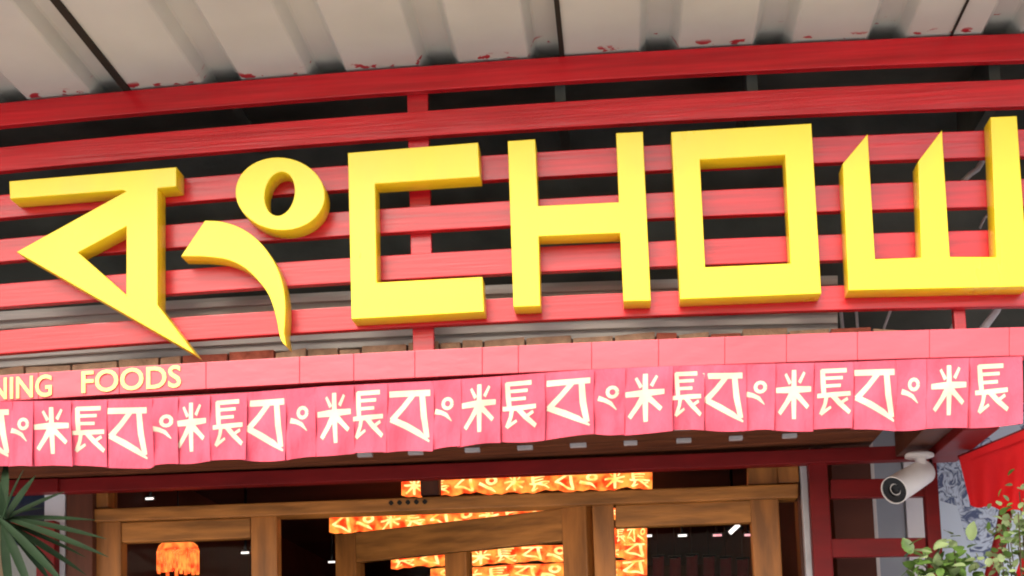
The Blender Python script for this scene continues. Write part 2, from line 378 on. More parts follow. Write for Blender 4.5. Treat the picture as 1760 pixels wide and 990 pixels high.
letter([[(310.9,440.3),(352,379.2)] + spline([(353,378.8),(382.4,381),(416.3,393),(445.4,414.8),(467.2,442.7),(479.3,467),(486.6,491),(490,515),(490.5,540),(488.5,572)]) +
        [(492,594)] + spline([(490.5,594),(481.7,581),(474.5,544.5),(462.3,508),(445.4,484),(426,464.5),(404.2,451.2),(380,444),(348.5,440.8)])],
       'curved yellow tail tapering to a point below the yellow ring')
letter([[(597.8,262.6),(821.7,244.8),(824.6,303.9),(644.7,316),(647.5,485.5),(829,475.8),(832,535.6),(604.2,548.5)]], 'square cornered yellow letter C on the red boards')
letter([[(872.6,242.3),(919.8,239),(924.7,353.9),(1063.7,347.4),(1058.8,228.6),(1104.9,226.2),(1118.6,516.9),(1071.8,517.7),(1065.8,400.5),(925.8,406.2),(928.7,525.8),(882.6,527.4)]], 'tall yellow letter H on the red boards')
letter([[(1153.7,226.7),(1394.6,212.1),(1411.6,504.5),(1169,514.2)], [(1203,274.4),(1349.3,266.3),(1359,452.7),(1211.9,459.2)]], 'square yellow letter O framing the red boards')
letter([[(1491.4,229.9),(1448.2,281.7),(1458.8,499),(1768,492),(1747.7,199.2),(1702.6,201.1),(1712.2,441.4),(1632.5,441.4),(1619.1,223.2),(1577.8,277.9),(1583.6,442.4),(1503.9,445.3)]], 'yellow letter W with two slanted prong tops')

# ------------------------------------------------------------------ behind the boards: shutter housing, brick ledge, cables
hs = thing('shutter_housing', P(700, 600, 0.15), 'grey ribbed metal shutter housing behind the red boards', 'shutter housing')
ht, hb = edge(545, 480), edge(640, 578)
xh = [-940 + i * 119 for i in range(21)]
def off(fn, d): return lambda x: fn(x) + d
ribbon_bar('housing_box', xh, off(ht, -10), off(hb, -8), 0.15, 0.10, M['grey'], hs, 0.002)
for k, dy in enumerate((-4, 15, 34, 48, 62)):
    ribbon_bar('ridge', xh, off(ht, dy), off(ht, dy + (6 if k % 2 else 10)), 0.138, 0.014, M['grey'], hs, 0.002)
bl = thing('brick_ledge', P(700, 640, 0.08), 'row of worn tan and red bricks along the top of the pink fascia', 'brick ledge')
x = -900.0
k = 0
while x < 1500:
    w = R.choice((38, 55, 72, 80)); by = edge(640, 566)
    mt = M['tanbrick'] if R.random() < 0.62 else M['brick']
    y0, y1 = by(x), by(x + w)
    prism('brick', [(x + 1.5, y0 - 5 + R.uniform(-5, 4)), (x + w - 1.5, y1 - 5 + R.uniform(-5, 4)), (x + w - 1.5, y1 + 26), (x + 1.5, y0 + 26)], 0.07 + R.uniform(-.004, .004), 0.09, mt, bl, 0.003)
    x += w; k += 1
def cable(pts, r, label):
    o = tube('cable', [P(*p) for p in pts], r, M['pipe']); return tag(o, label, 'cable', 'cables behind the sign boards')
cable([(1441,500,0.2),(1446,545,0.2),(1449,575,0.2),(1450,600,0.2)], 0.0045, 'upright grey cable at the end of the shutter housing')
cable([(1469,500,0.2),(1472,540,0.21),(1475,580,0.2),(1476,600,0.2)], 0.0036, 'thin grey cable hanging just right of the housing end cable')
cable([(1545,490,0.15),(1530,535,0.16),(1520,562,0.17),(1512,600,0.18)], 0.003, 'thin slanted pale cable under the letter W')
cable([(1668,500,0.15),(1652,535,0.16),(1637,562,0.17),(1615,600,0.18)], 0.0045, 'slanted grey cable beside the dark red stub post')
cable([(1735,480,0.15),(1712,535,0.16),(1692,562,0.17),(1665,600,0.18)], 0.009, 'thick slanted grey conduit low behind the letter W')
cable([(1655,312,0.10),(1668,299,0.1),(1680,291,0.1),(1690,275,0.1),(1697,255,0.11)], 0.0065, 'bent grey conduit between the prongs of the letter W')
cable([(1684,392,0.12),(1692,375,0.12),(1706,362,0.12),(1722,350,0.12)], 0.003, 'thin pale wire low between the prongs of the letter W')

# ------------------------------------------------------------------ pink fascia with lettering
fa = thing('fascia', P(880, 640, -0.03), 'long pinkish red fascia of butted panels with gold lettering', 'fascia')
FY = -0.05
ft, fb = edge(645, 562, 1.2e-5), edge(690, 611, 1.2e-5)
sm = [-940, -800, -660, -530, -400, -260, -90, 66, 205, 354, 515, 608, 713, 829, 891, 1017, 1132, 1246, 1352, 1474, 1598, 1735, 1880, 2010, 2150, 2290, 2440, 2600, 2830]
for a, b_ in zip(sm, sm[1:]):
    xs = [lerp(a + .3, b_ - .3, k / 3) for k in range(4)]
    ribbon_bar('fascia_panel', xs, ft, fb, FY + R.uniform(-.0006, .0006), 0.05, M['fascia'], fa, 0.0012)
def text(s, x0, x1, ytop, ybot):
    """ytop/ybot: functions of photo column"""
    cu = bpy.data.curves.new('t', 'FONT'); cu.body = s; cu.resolution_u = 4; cu.offset = 0.016
    tmp = bpy.data.objects.new('tmp', cu); SC.collection.objects.link(tmp); bpy.context.view_layer.update()
    me = bpy.data.meshes.new_from_object(tmp.evaluated_get(bpy.context.evaluated_depsgraph_get())); bpy.data.objects.remove(tmp)
    bm = bmesh.new(); bm.from_mesh(me)
    X = [v.co.x for v in bm.verts]; Yy = [v.co.y for v in bm.verts]
    ax, bx, ay, by = min(X), max(X), min(Yy), max(Yy)
    for v in bm.verts:
        px = lerp(x0, x1, (v.co.x - ax) / (bx - ax)); py = lerp(ybot(px), ytop(px), (v.co.y - ay) / (by - ay))
        v.co = P(px, py, FY - 0.0035)
    me2 = bpy.data.meshes.new('lettering'); bm.to_mesh(me2); bm.free()
    from_mesh('lettering', me2, M['gold'], fa)
text('NING', -17, 89, off(ft, 4), off(fb, -3)); text('FOODS', 140, 311, off(ft, 2), off(fb, -5))

# ------------------------------------------------------------------ printed cloth valance
GL = {
 'bo': [[(0,.05,.10),(1,.05,.10)], [(.58,.08,.09),(.34,.32,.09),(.05,.57,.10)], [(.03,.54,.10),(.42,.70,.11),(.72,.84,.10),(.99,1.0,.03)], [(.80,.06,.10),(.84,.5,.11),(.93,.93,.09)]],
 'ng': [[(.62+.22*math.cos(a*math.pi/6), .26+.20*math.sin(a*math.pi/6), .12) for a in range(13)], [(.0,.52,.18),(.3,.60,.15),(.55,.72,.13),(.82,1.0,.03)]],
 'mi': [[(.50,0,.09),(.51,.5,.11),(.52,1,.08)], [(0,.42,.09),(.5,.40,.12),(1,.39,.09)], [(.26,.08,.05),(.40,.28,.07)], [(.80,.05,.05),(.66,.26,.07)], [(.48,.45,.12),(.30,.68,.09),(.10,.90,.08)], [(.52,.45,.12),(.72,.60,.09),(.92,.76,.08)]],
 'cho': [[(.15,0,.10),(.17,.3,.11),(.20,.56,.10)], [(.12,.03,.08),(.88,.02,.08)], [(.2,.19,.06),(.76,.18,.06)], [(.2,.36,.06),(.70,.35,.06)], [(0,.57,.08),(.5,.55,.09),(1,.53,.08)], [(.28,.56,.09),(.24,.75,.08),(.12,.98,.08)], [(.12,.97,.07),(.42,.82,.05)], [(.45,.56,.10),(.68,.74,.10),(1,.95,.08)], [(.92,.64,.06),(.66,.76,.06)]],
}
def glyph_mesh(name, kind, fn, parent, mt, lift=0.0006):
    """fn(u,v,lift) -> world point on the cloth, u,v in the glyph's own box"""
    bm = bmesh.new()
    for si, st in enumerate(GL[kind]):
        pts = []
        for p, q in zip(st, st[1:]):
            n = 3 if len(st) > 6 else 6
            pts += [tuple(lerp(p[j], q[j], k / n) for j in range(3)) for k in range(n)]
        pts.append(st[-1]); prev = None
        for i, (u, v, w) in enumerate(pts):
            a, c = pts[max(i - 1, 0)], pts[min(i + 1, len(pts) - 1)]
            du, dv = c[0] - a[0], c[1] - a[1]; l = math.hypot(du, dv) or 1
            nx, ny = -dv / l * w / 2, du / l * w / 2; nx *= 1.36; ny *= 1.2
            h = lift + si * 0.00012
            row = (bm.verts.new(fn(u + nx, v + ny, h)), bm.verts.new(fn(u - nx, v - ny, h)))
            if prev: bm.faces.new((prev[0], prev[1], row[1], row[0]))
            prev = row
    me = bpy.data.meshes.new(name); bm.to_mesh(me); bm.free()
    return from_mesh(name, me, mt, parent)
va = thing('valance', P(880, 760, -0.07), 'pink cloth valance of pleated panels painted with cream characters', 'valance')
VT = [(-700, 752), (-300, 716), (-100, 696), (0, 690), (150, 688), (258, 685), (420, 675), (560, 664), (660, 659), (741, 655), (857, 647), (932, 641), (1017, 635), (1160, 629), (1330, 625), (1463, 622), (1588, 617), (1753, 613), (1800, 612)]
VB = [(-700, 838), (-300, 815), (-100, 805), (0, 801), (118, 800), (180, 803), (258, 804), (262, 801), (302, 798), (356, 793), (420, 791), (487, 791), (536, 784), (602, 779), (662, 777), (741, 775), (788, 768), (857, 760), (932, 758), (1017, 746), (1071, 748), (1153, 740), (1206, 740), (1278, 741), (1329, 738), (1395, 740), (1463, 737), (1537, 740), (1588, 737), (1661, 735), (1753, 727), (1800, 725)]
def tab(T, x):
    for p, q in zip(T, T[1:]):
        if x <= q[0]: return lerp(p[1], q[1], (x - p[0]) / (q[0] - p[0]))
    return T[-1][1]
PB = [-262, -200, -138, -70, -48 + 20, 17, 53, 118, 180, 258, 302, 357, 420, 487, 537, 604, 662, 741, 788, 857, 932, 1017, 1071, 1153, 1206, 1278, 1329, 1395, 1463, 1537, 1588, 1661, 1753]
GX = {'bo': [(-325, -265), (-52, 15), (185, 252), (422, 488), (669, 739), (940, 1015), (1208, 1276), (1468, 1537)], 'ng': [(-255, -210), (20, 53), (261, 302), (498, 532), (747, 782), (1029, 1068), (1283, 1322), (1549, 1583)],
      'mi': [(-195, -145), (58, 118), (302, 355), (546, 603), (795, 853), (1076, 1143), (1335, 1395), (1601, 1661)], 'cho': [(-130, -65), (125, 180), (366, 417), (608, 659), (863, 920), (1155, 1204), (1405, 1462), (1675, 1731)]}
PB = [-640, -560, -480, -410, -330, -262, -200, -138, -56, 17] + PB[6:]
for i, (a, b_) in enumerate(zip(PB, PB[1:])):
    ph, fl, tl = R.uniform(0, 6.28), R.uniform(0.004, 0.011), R.uniform(0.004, 0.010)
    dyb = R.uniform(-1.5, 1.5); ph2 = R.uniform(0, 6.28); dip = R.uniform(-2.5, 2.5)
    def surf(u, v, lift=0.0, a=a, b_=b_, ph=ph, fl=fl, tl=tl, dyb=dyb, ph2=ph2, dip=dip):
        x = lerp(a - 1, b_ + 4, u) + (2.5 * math.sin(ph2 + 2 * v)) * v
        yt, yb = tab(VT, x), tab(VB, x) + dyb + dip * math.sin(u * 3.1) 
        Y = -0.088 - tl * u * (0.3 + v) - fl * v * math.sin(ph + u * 5.5) - 0.003 * math.sin(9 * v + ph2 + 3 * u) + 0.010 * max(0, 0.05 - u) / 0.05 - 0.004 * (1 - abs(((u * 2 + 0.3) % 1) * 2 - 1)) * v
        return P(x, lerp(yt, yb, v), Y - lift)
    pn = sheet('cloth_panel', surf, 12, 10, 0.0015, M['cloth'], va)
    for kind, L_ in GX.items():
        for g0, g1 in L_:
            if a - 12 <= (g0 + g1) / 2 - 0 and (g0 + g1) / 2 < b_:
                v0, v1 = {'bo': (.13, .86), 'ng': (.26, .62), 'mi': (.10, .82), 'cho': (.11, .80)}[kind]
                u0, u1 = (g0 - a + 1) / (b_ - a + 5), (g1 - a + 1) / (b_ - a + 5)
                glyph_mesh('painted_character', kind, lambda u, v, h, u0=u0, u1=u1, v0=v0, v1=v1, s=surf: s(lerp(u0, u1, u), lerp(v0, v1, v), h), pn, M['cream'])

# ------------------------------------------------------------------ porch ceiling with its beams
so = thing('porch_soffit', P(880, 760, 0.2), 'brown boarded porch ceiling with dark red edge beams behind the valance', 'porch ceiling')
zs = P(900, 722, -0.05).z
x1s = P(1712, 735, -0.02).x
ys = [-0.02 + k * 0.105 for k in range(5)]
for k, y in enumerate(ys):
    box('soffit_board', (xl + 0.2, y, zs), (P(1560, 735, -0.02).x, y + 0.101, zs + 0.02), M['soffit'], so, 0.002)
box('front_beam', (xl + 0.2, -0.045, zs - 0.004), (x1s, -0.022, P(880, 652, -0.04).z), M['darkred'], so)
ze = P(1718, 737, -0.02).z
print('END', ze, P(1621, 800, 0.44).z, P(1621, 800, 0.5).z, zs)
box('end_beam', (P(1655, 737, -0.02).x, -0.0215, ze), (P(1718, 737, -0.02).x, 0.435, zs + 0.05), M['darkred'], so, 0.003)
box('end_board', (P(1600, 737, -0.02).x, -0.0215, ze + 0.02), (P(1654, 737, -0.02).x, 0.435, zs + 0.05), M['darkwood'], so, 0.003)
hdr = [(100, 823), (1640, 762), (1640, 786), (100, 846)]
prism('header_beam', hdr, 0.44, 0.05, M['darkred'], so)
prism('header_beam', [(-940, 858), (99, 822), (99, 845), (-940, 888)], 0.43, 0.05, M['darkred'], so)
for k in range(-2, 17):  # pale blocks stand in for light showing through gaps in the ceiling
    px = 70 + k * 92 + R.uniform(-6, 6)
    for (yy, dz) in ((0.06, 0.016), (0.27, 0.010)):
        if 1400 < px or px < 560: continue
        c = P(px, 760, yy); w = R.uniform(0.016, 0.020)
        box('gap_light_block', (c.x - w, yy, zs - dz), (c.x + w, yy + 0.02, zs - 0.0005), M['pipe'], so, 0.001)

# ------------------------------------------------------------------ wooden shop front
df = thing('door_frame', (P(760, 900, YD).x, YD, 0.0), 'honey coloured pine door frame with transom and side lights', 'door frame')
def beamline(x): return lerp(874, 832, (x - 180) / 1165.0)
prism('header', [(160, beamline(160)), (1372, beamline(1372)), (1372, beamline(1372) + 24), (160, beamline(160) + 22)], YD - 0.015, 0.09, M['woodh'], df, 0.004)
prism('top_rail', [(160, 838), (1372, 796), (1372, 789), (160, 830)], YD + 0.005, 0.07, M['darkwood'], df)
post('frame_post', 160, 186, 830, YD, 0.08, M['wood'], df, 860, P(170, 874, YD).z + .002)
post('frame_post', 1338, 1374, 795, YD, 0.08, M['wood'], df, 830, P(1350, 831, YD).z + .002)
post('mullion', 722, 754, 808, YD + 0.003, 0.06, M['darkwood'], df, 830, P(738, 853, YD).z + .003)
prism('transom_block', [(1286, 800), (1337, 798), (1337, 831), (1286, 833)], YD + 0.012, 0.05, M['wood'], df)
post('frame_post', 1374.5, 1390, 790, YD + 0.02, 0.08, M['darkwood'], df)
def zb(px, py, Y=YD): return P(px, py, Y).z
# side lights
def sidelight(l0, l1, r0, r1, ytop, yrail):
    zt = ytop
    s = post('stile', l0, l1, zt, YD + 0.002, 0.055, M['wood'], df)
    post('stile', r0, r1, zt - (r0 - l0) * 0.036, YD + 0.002, 0.055, M['wood'], df)
    m_ = 0.036
    prism('rail', [(l1 + .6, zt + 2), (r0 - .6, zt + 2 - (r0 - l1) * m_), (r0 - .6, yrail - (r0 - l1) * m_), (l1 + .6, yrail)], YD + 0.006, 0.05, M['woodh'], df, 0.003)
    a, b_ = P(l1, 950, YD), P(r0, 950, YD)
    box('rail', (a.x + .002, YD + 0.006, 0.9), (b_.x - .002, YD + 0.056, 0.98), M['woodh'], df)
    box('rail', (a.x + .002, YD + 0.006, 0.004), (b_.x - .002, YD + 0.056, 0.14), M['woodh'], df)
    box('lower_panel', (a.x + .002, YD + 0.02, 0.14), (b_.x - .002, YD + 0.04, 0.9), M['wood'], df)
    zt2 = P((l1 + r0) / 2, yrail, YD).z - 0.012
    box('pane', (a.x - .004, YD + 0.030, 0.98), (b_.x + .004, YD + 0.034, zt2), M['glass'], df, 0)
sidelight(163, 208, 431, 476, 896, 932)
sidelight(1020, 1057, 1293, 1342, 866, 906)
a, b_ = P(190, 850, YD), P(1338, 850, YD)
box('pane', (a.x, YD + 0.036, P(700, 862, YD).z), (b_.x, YD + 0.040, P(900, 806, YD).z + 0.01), M['glass'], df, 0)
for k in range(5):     # small dark marks on the header
    px = 672 + k * 14.5; py = beamline(px) + 8; r = 4.2
    prism('ink_mark', [(px - 1.2, py - r), (px + 1.2, py - r), (px + r, py - 1), (px + r, py + 1), (px + 1.2, py + r), (px - 1.2, py + r), (px - r, py + 1), (px - r, py - 1)], YD - 0.0175, 0.002, M['shadeink'], df, 0)

# open door leaf, swung inwards on its right-hand stile
hp = P(1007, 868, YD); ztop = hp.z
Yf = YD
for k in range(400):      # distance of the free end: where its head lies at the leaf's own height
    if P(576, 919, Yf).z >= ztop: break
    Yf += 0.005
fp = P(576, 919, Yf); hx = Vector((hp.x, YD + 0.01, 0)); dirv = Vector((fp.x - hp.x, Yf - YD - 0.01, 0)); LW = dirv.length; dirv.normalize()
nrm = Vector((-dirv.y, dirv.x, 0)) ; nrm = nrm if nrm.y > 0 else -nrm
print('LEAF width', LW, 'swing', math.degrees(math.atan2(dirv.y, -dirv.x)), 'ztop', ztop, 'Yf', Yf)
leaf = thing('door_leaf', (hp.x, YD, 0.02), 'glazed pine door leaf standing ajar under the frame header', 'door')
def leafbox(name, s0, s1, z0_, z1_, t0, t1, mt, bev=0.003):
    v = []
    for z in (z0_, z1_):
        for s, t in ((s0, t0), (s1, t0), (s1, t1), (s0, t1)):
            v.append(hx + dirv * s + nrm * t + Vector((0, 0, z)))
    return obj(name, v, [(0,3,2,1),(4,5,6,7),(0,1,5,4),(1,2,6,5),(2,3,7,6),(3,0,4,7)], mt, leaf, bev)
def s_at(px):     # distance along the leaf that shows at photo column px
    lo, hi = 0.0, LW
    for _ in range(40):
        mid = (lo + hi) / 2; q = hx + dirv * mid; q.z = ztop - 0.15; d = q - CAM
        if PX + F * d.dot(RT) / d.dot(FW) > px: lo = mid
        else: hi = mid
    return (lo + hi) / 2
sR, sM0, sM1, sL = s_at(969), s_at(800), s_at(763), s_at(612)
leafbox('stile', 0, sR, 0.02, ztop + .004, -0.004, 0.045, M['wood'])
leafbox('stile', sL, LW, 0.02, ztop, -0.002, 0.043, M['wood'])
leafbox('rail', sR + .001, sL - .001, ztop - 0.085, ztop, 0.0, 0.04, M['woodh'])
leafbox('rail', sR + .001, sL - .001, 0.02, 0.22, 0.0, 0.04, M['woodh'])
leafbox('rail', sR + .001, sL - .001, 0.95, 1.03, 0.0, 0.04, M['woodh'])
leafbox('mullion', sM0, sM1, 1.031, ztop - 0.086, 0.004, 0.036, M['wood'])
leafbox('lower_panel', sR, sL, 0.22, 0.95, 0.012, 0.028, M['wood'])
leafbox('pane', sR - .003, sM0 + .003, 1.03, ztop - 0.083, 0.019, 0.022, M['glass'], 0)
leafbox('pane', sM1 - .003, sL + .003, 1.03, ztop - 0.083, 0.019, 0.022, M['glass'], 0)

# ------------------------------------------------------------------ inside: glowing banners, lantern, lamps, scrolls
def banner(Y, pl, pr, yl, yr, h, label, kinds=('mi', 'cho', 'bo', 'ng'), start=0):
    bt = thing('lit_banner', P((pl + pr) / 2, (yl + yr) / 2 + h, Y), label, 'banner', 'glowing banners inside the shop')
    n = max(4, int((pr - pl) / 42))
    ph = R.uniform(0, 6)
    def s(u, v, lift=0.0): 
        x = lerp(pl, pr, u); return P(x, lerp(yl, yr, u) + h * v * (1 + 0.06 * math.sin(u * n * 4.1 + ph) + 0.05 * math.sin(u * n * 9.7)) + 1.0 * math.sin(u * 20 + ph), Y - lift + 0.03 * math.sin(u * n * 3.14 + ph) * v)
    st = sheet('cloth_strip', s, n * 4, 3, 0.002, M['glow'], bt)
    for k in range(n):
        u0, u1 = (k + .1) / n, (k + .9) / n
        glyph_mesh('painted_character', kinds[(k + start) % 4], lambda u, v, hh, u0=u0, u1=u1: s(lerp(u0, u1, u), lerp(.10, .92, v), hh), st, M['glowglyph'], 0.003)
    return bt
banner(1.6, 690, 1121, 820, 806, 33, 'glowing orange banner with characters seen through the transom')
banner(2.4, 566, 1114, 884, 858, 33, 'glowing orange banner showing between the header and the open door leaf', start=2)
banner(3.5, 672, 1112, 948, 930, 28, 'short glowing orange banner seen through the glass of the open door', start=1)
banner(4.2, 740, 1112, 978, 960, 30, 'glowing banner lowest behind the door glass', start=3)
banner(3.0, 1040, 1112, 908, 905, 28, 'short reddish glowing banner end behind the right side light', start=0)

la = thing('lantern', P(306, 966, 1.2), 'glowing orange fringed lantern hanging behind the left side light', 'lantern')
c = P(306, 932, 1.2)
lathe('shade', [(0, .01), (0.003, .050), (0.012, .060), (0.030, .066), (0.034, .01)], c, Vector((0, 0, -1)), M['lantern'], la, 20)
for k in range(26):
    a_ = k * 2 * math.pi / 26; q = c + Vector((0.060 * math.cos(a_), 0.060 * math.sin(a_), -0.028)); q2 = q + Vector((0, 0, -0.055 - 0.02 * R.random()))
    tube('tassel', [q, q2], 0.0055, M['lantern'], la, 5)
tube('cord', [c + Vector((0, 0, .0)), Vector((c.x, c.y, zc))], 0.003, M['black'], la, 6)

def lamp(px, py, Y, r, label, mt='lamp', ax=(0.1, -1, -0.25), tilt=0.0):
    L_ = thing('spot_lamp', P(px, py, Y), label, 'lamp', 'small lit lamps inside the shop')
    c = P(px, py, Y); d = Vector(ax).normalized()
    e = Vector((r * 1.5, 0, r * tilt)) * (0.6 if tilt else 1.0)
    tube('bulb', [c - e, c - e * .6, c + e * .6, c + e], r * .42, M[mt], L_, 10)
    q = Vector((r * 1.7, 0.012, 0.006)); box('housing', c + Vector((-r * 1.8, 0.008, -0.004)), c + Vector((r * 1.8, 0.026, 0.010)), M['black'], L_)
    tube('stem', [c - d * r * 1.5, Vector((c.x, c.y + 0.02, zc))], 0.006, M['black'], L_, 6)
lamp(1262, 909, 2.2, 0.019, 'brightest slanted white lamp behind the right side light', tilt=1.3)
for q, px in enumerate((1113, 1173, 1233, 1287)):
    lamp(px, 921 - q * .5, 3.2, 0.012, ('small white lamp next to the short reddish banner end', 'small white lamp between the reddish banner end and the pink lamps',
         'small pink lamp beside the brightest slanted lamp', 'small pink lamp half hidden by the right pine stile')[q], 'pinklamp' if q > 1 else 'lamp')
lamp(242, 945, 1.9, 0.009, 'small white lamp left of the fringed lantern')
lamp(421, 950, 1.9, 0.009, 'small white lamp right of the fringed lantern')
lamp(257, 857, 1.7, 0.009, 'small white lamp behind the left end of the transom')
lamp(570, 966, 2.8, 0.009, 'small white lamp in the dark gap beside the open door')
for k in range(6):
    px = 1122 + k * 29
    sc_ = thing('hanging_scroll', P(px + 9, 1040, 3.0), 'dark red paper scroll hanging in a row behind the right side light', 'scroll', 'dark red scrolls inside the shop')
    y0 = 955 + R.uniform(-3, 5)
    sheet('paper', lambda u, v, px=px, y0=y0: P(px + 19 * u, y0 + 90 * v, 3.0 + 0.006 * math.sin(u * 5 + v * 3)), 5, 6, 0.002, M['scroll'], sc_)
    tube('rod', [P(px - 2, y0, 3.0), P(px + 21, y0 - .5, 3.0)], 0.006, M['black'], sc_, 6)
    tube('string', [P(px + 9, y0, 3.0), Vector((P(px + 9, y0, 3.0).x, 3.0, zc))], 0.0015, M['black'], sc_, 5)

# ------------------------------------------------------------------ right of the doors: lattice, wall, camera
gp = box('corner_trim', (P(1381, 900, YD - .02).x, YD - 0.02, 0), (P(1392, 900, YD - .02).x, YD + 0.015, P(1385, 788, YD).z), M['pipe'])
tag(gp, 'narrow white upright trim between the pine frame and the red lattice', 'trim')
lt = thing('red_lattice', (P(1500, 900, YD).x, YD - .05, 0), 'dark red painted ladder lattice beside the wooden doors', 'lattice')
LYY = YD - 0.06
post('upright', 1394, 1427, 782, LYY, 0.04, M['darkred'], lt, 880)
post('upright', 1592, 1616, 780, LYY, 0.04, M['darkred'], lt, 880)
for ya, yb, yc, yd in ((824, 821, 856, 853), (926, 924, 958, 955), (1040, 1037, 1072, 1069)):
    prism('rung', [(1427.6, ya), (1591.4, yb), (1591.4, yd), (1427.6, yc)], LYY + 0.006, 0.03, M['darkred'], lt)
pn = thing('side_door', (P(1520, 900, 0.8).x, 0.8, 0), 'grey side door with a dark glazed half behind the red lattice', 'door')
a, b_, c_, d_ = (P(q, 900, 0.8).x for q in (1400, 1497, 1507, 1608))
box('dark_leaf', (a, 0.80, 0), (b_ - .001, 0.84, 2.6), M['darkpanel'], pn)
box('edge_strip', (b_, 0.785, 0), (c_, 0.83, 2.6), M['white'], pn)
e_ = P(1556, 900, 0.8).x
box('grey_leaf', (c_ + .001, 0.80, 0), (e_, 0.84, 2.6), M['greypanel'], pn)
box('grey_leaf', (e_ + .003, 0.79, 0), (d_, 0.83, 2.6), M['plaster'], pn)
ow = box('ornamented_wall', (P(1560, 900, 1.1).x, 1.1, 0), (P(3000, 900, 1.1).x, 1.2, 3.0), M['ornament'])
tag(ow, 'pale blue wall with dark blue flecked ornament beside the porch', 'wall')

CY = 0.30
cm = thing('security_camera', P(1580, 783, CY), 'white bullet security camera on a bracket under the porch beam', 'security camera')
pc = P(1580, 783, CY)
lathe('base_plate', [(0, .030), (0.004, .034), (0.010, .034), (0.013, .026)], pc + Vector((0, 0, 0.006)), Vector((0, 0, -1)), M['white'], cm)
front = P(1538, 842, CY - 0.07); back = P(1592, 808, CY + 0.03); ax = (front - back).normalized(); ln_ = (front - back).length
tube('arm', [pc, pc + Vector((0.004, 0.0, -0.022)), lerp(back, front, .14) + Vector((0, 0, 0.0))], 0.0125, M['white'], cm, 12, 0.014)
lathe('body', [(0, .010), (0.004, .024), (0.012, .030), (ln_ * .5, .032), (ln_, .0335), (ln_ + .004, .0335), (ln_ + .004, .0318), (ln_ - .004, .0316)], back, ax, M['white'], cm, 32)
lathe('lens_ring', [(ln_ - .006, .0312), (ln_ + .001, .0312), (ln_ + .002, .016), (ln_ - .006, .014)], back, ax, M['black'], cm, 28)
lathe('lens', [(ln_ - .008, .013), (ln_ - .003, .012), (ln_ - .001, .006), (ln_, .001)], back, ax, M['black'], cm, 20)
tube('cable_tail', [back, back + Vector((0.02, 0.03, 0.01)), back + Vector((0.02, 0.06, 0.06))], 0.004, M['black'], cm, 8)

# red cloths
def cloth_poly(name, tl, tr, br, bl, Y, folds, amp, label, band=0.12):
    th = thing(name, P((bl[0] + br[0]) / 2, bl[1], Y), label, 'cloth')
    def s(u, v):
        x = lerp(lerp(tl[0], tr[0], u), lerp(bl[0], br[0], u), v); y = lerp(lerp(tl[1], tr[1], u), lerp(bl[1], br[1], u), v) + 3 * math.sin(u * folds) * v
        return P(x, y, Y + amp * math.sin(u * folds + 0.8 * v) * (0.25 + v) + 0.05 * u)
    sheet('fabric', s, 40, 14, 0.0015, M['redcloth'], th)
    def hem(u, v):
        p = s(u, band * v); return p + Vector((0, -0.006 - 0.003 * math.sin(u * 3), 0))
    sheet('folded_hem', hem, 30, 3, 0.0015, M['redcloth'], th)
    tube('rod', [s(0, 0) + Vector((0, .003, 0)), s(1, 0) + Vector((0, .003, 0))], 0.005, M['darkred'], th, 8)
    return th
cloth_poly('red_cloth', (1648, 786), (1880, 690), (1830, 890), (1668, 868), 0.25, 22, 0.012, 'bright red folded cloth hanging beside the end of the valance')
cloth_poly('red_cloth', (1768, 920), (1900, 915), (1900, 1100), (1716, 1075), 0.20, 15, 0.012, 'lower bright red cloth below the pale leafed plant')
st_ = tube('slanted_post', [P(1744, 790, 0.32), P(1722, 920, 0.30), P(1704, 990, 0.28), P(1610, 1400, 0.2)], 0.016, M['darkred'], None, 10)
tag(st_, 'slanted dark red pole behind the pale leafed plant', 'pole')

# ------------------------------------------------------------------ plants
def leafquad(bm, base, tip, width, up, fold=0.25, n=4, droop=0.10):
    ax = tip - base; L_ = ax.length; sd_ = ax.cross(up).normalized(); nn = sd_.cross(ax).normalized(); prev = None
    for i in range(n + 1):
        t_ = i / n; w = width * math.sin(math.pi * min(1, 0.08 + t_ * 0.92)) ** 0.8 if i < n else 0.0008
        c = base + ax * t_ + nn * (-(t_ ** 2) * L_ * droop)
        row = [bm.verts.new(c - sd_ * w + nn * w * fold), bm.verts.new(c), bm.verts.new(c + sd_ * w + nn * w * fold)]
        if prev:
            for k in (0, 1): bm.faces.new((prev[k], prev[k+1], row[k+1], row[k]))
        prev = row
def leafmesh(name, args, mt, parent):
    bm = bmesh.new(); leafquad(bm, *args)
    me = bpy.data.meshes.new(name); bm.to_mesh(me); bm.free()
    for p in me.polygons: p.use_smooth = True
    return from_mesh(name, me, mt, parent)
def pot(parent, x, y, r=0.14, h=0.26):
    lathe('pot', [(0.004, r * .7), (h * .85, r * .95), (h * .86, r * 1.06), (h, r * 1.06), (h, r * .9), (h * .9, r * .85), (h * .9, 0.001)], Vector((x, y, 0)), Vector((0, 0, 1)), M['pot'], parent, 24)
PYY = -0.15
ctr = P(4, 893, PYY)
pl = thing('palm_plant', (ctr.x, PYY, 0), 'dark green palm with long narrow blades left of the doors', 'plant')
pot(pl, ctr.x, PYY)
tube('trunk', [Vector((ctr.x, PYY, 0.2)), Vector((ctr.x + .02, PYY + .01, 0.9)), ctr + Vector((0, 0.01, 0))], 0.022, M['stem'], pl, 8, 0.012)
tips = [(38, 806, -.05), (110, 842, .05), (183, 922, 0.02), (186, 952, -.06), (120, 1010, -.08), (60, 1030, -.05), (20, 1050, 0), (-60, 1020, 0), (-120, 960, .05), (-140, 890, 0), (-100, 830, .04), (-40, 800, .02), (10, 780, .12), (150, 985, .05), (75, 870, .12), (165, 890, .08), (150, 955, .1), (90, 1000, .04), (60, 815, .08), (-10, 810, -.04), (100, 975, .1)]
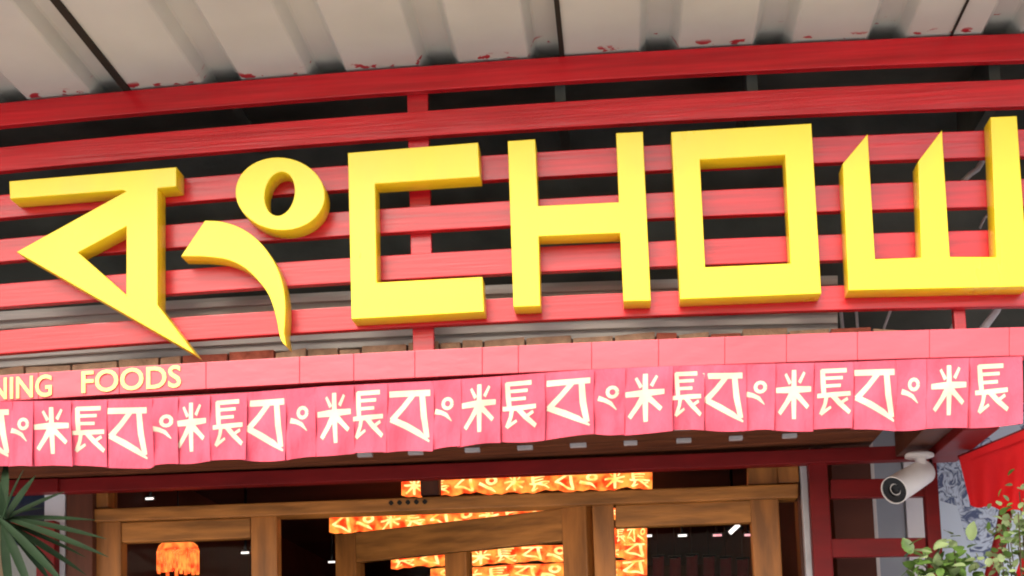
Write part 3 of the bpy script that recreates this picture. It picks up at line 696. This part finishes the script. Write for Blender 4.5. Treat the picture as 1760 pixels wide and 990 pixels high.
for tx, ty, dY in tips:
    leafmesh('blade', (ctr + Vector((R.uniform(-.006, .006), R.uniform(-.01, .01), R.uniform(-.006, .006))), P(tx, ty, PYY + dY), 0.0105, Vector((0, -0.6, 0.8)), 0.35, 7, 0.03), M['palm'], pl)

def bush(label, cx, cy, Y, spread, n, mt, lw, ll, seed, stems):
    r = random.Random(seed); c0 = P(cx, cy, Y)
    b_ = thing('leafy_plant', (c0.x, Y, 0), label, 'plant'); pot(b_, c0.x, Y, 0.12, 0.24)
    root = Vector((c0.x, Y, 0.22)); ends = []
    for sx_, sy_ in stems:
        e = P(sx_, sy_, Y + r.uniform(-.06, .06)); mid = lerp(root, e, .55) + Vector((r.uniform(-.04, .04), r.uniform(-.03, .03), 0))
        tube('stem', [root, lerp(root, mid, .5), mid, lerp(mid, e, .6), e], 0.0035, M['stem'], b_, 6, 0.0012); ends.append((mid, e))
    for k in range(n):
        mid, e = ends[k % len(ends)]; t_ = r.random() ** 0.6
        base = lerp(mid, e, lerp(0.78, 1.0, t_)) + Vector((r.uniform(-1, 1), r.uniform(-1, 1), r.uniform(-1, 1))) * spread * 0.5
        d = Vector((r.uniform(-1, 1), r.uniform(-1, 0.5), r.uniform(-.5, .9))).normalized()
        leafmesh('leaf', (base, base + d * ll * r.uniform(.6, 1.2), lw * r.uniform(.7, 1.2), Vector((r.uniform(-.4, .4), -.5, 0.9)), 0.2), mt[r.randrange(len(mt))], b_)
bush('green broad leafed plant at the foot of the red lattice', 1612, 968, 0.12, 0.08, 190, [M['leaf'], M['leaf'], M['leaf'], M['paleleaf']], 0.013, 0.038, 3, [(1590, 950), (1612, 938), (1640, 945), (1578, 975), (1655, 968), (1615, 965)])
bush('pale grey green plant with small leaves before the red cloth', 1745, 900, 0.08, 0.10, 295, [M['paleleaf'], M['paleleaf'], M['leaf']], 0.0085, 0.022, 5, [(1752, 845), (1728, 885), (1750, 880), (1735, 915), (1760, 905), (1722, 930), (1750, 940), (1780, 870), (1790, 920)])

# ------------------------------------------------------------------ left of the doors
lp = thing('left_lattice', (P(90, 900, YD).x, YD - .05, 0), 'dark red lattice upright and rungs left of the pine door frame', 'lattice')
post('upright', 113, 159, 842, YD - 0.03, 0.06, M['darkwood'], lp)
post('upright', 62, 94, 895, YD - 0.065, 0.04, M['darkred'], lp)
prism('rung', [(-200, 905), (61.5, 896), (61.5, 922), (-200, 932)], YD - 0.06, 0.03, M['darkred'], lp)
prism('rung', [(-200, 1010), (61.5, 1001), (61.5, 1030), (-200, 1040)], YD - 0.06, 0.03, M['darkred'], lp)
pi = box('pilaster', (P(76, 900, YD - .015).x, YD - 0.015, 0), (P(112, 900, YD - .015).x, YD + 0.1, P(90, 840, YD).z), M['plaster'])
tag(pi, 'white painted pilaster behind the dark red lattice', 'pilaster')
wl = thing('side_window', (P(0, 900, YD).x, YD, 0), 'dark blue glazed window behind the palm', 'window')
M['bluepane'] = mat('dark blue glass', (0.03, 0.04, 0.07), 0.15, 0.6, 0.3, 4)
box('pane', (P(-940, 900, YD).x, YD + 0.03, 0), (P(75, 900, YD).x, YD + 0.05, P(0, 835, YD).z), M['bluepane'], wl)
box('frame', (P(-940, 900, YD).x, YD + 0.005, P(0, 846, YD).z), (P(75, 900, YD).x, YD + 0.029, P(0, 838, YD).z + .005), M['darkred'], wl)
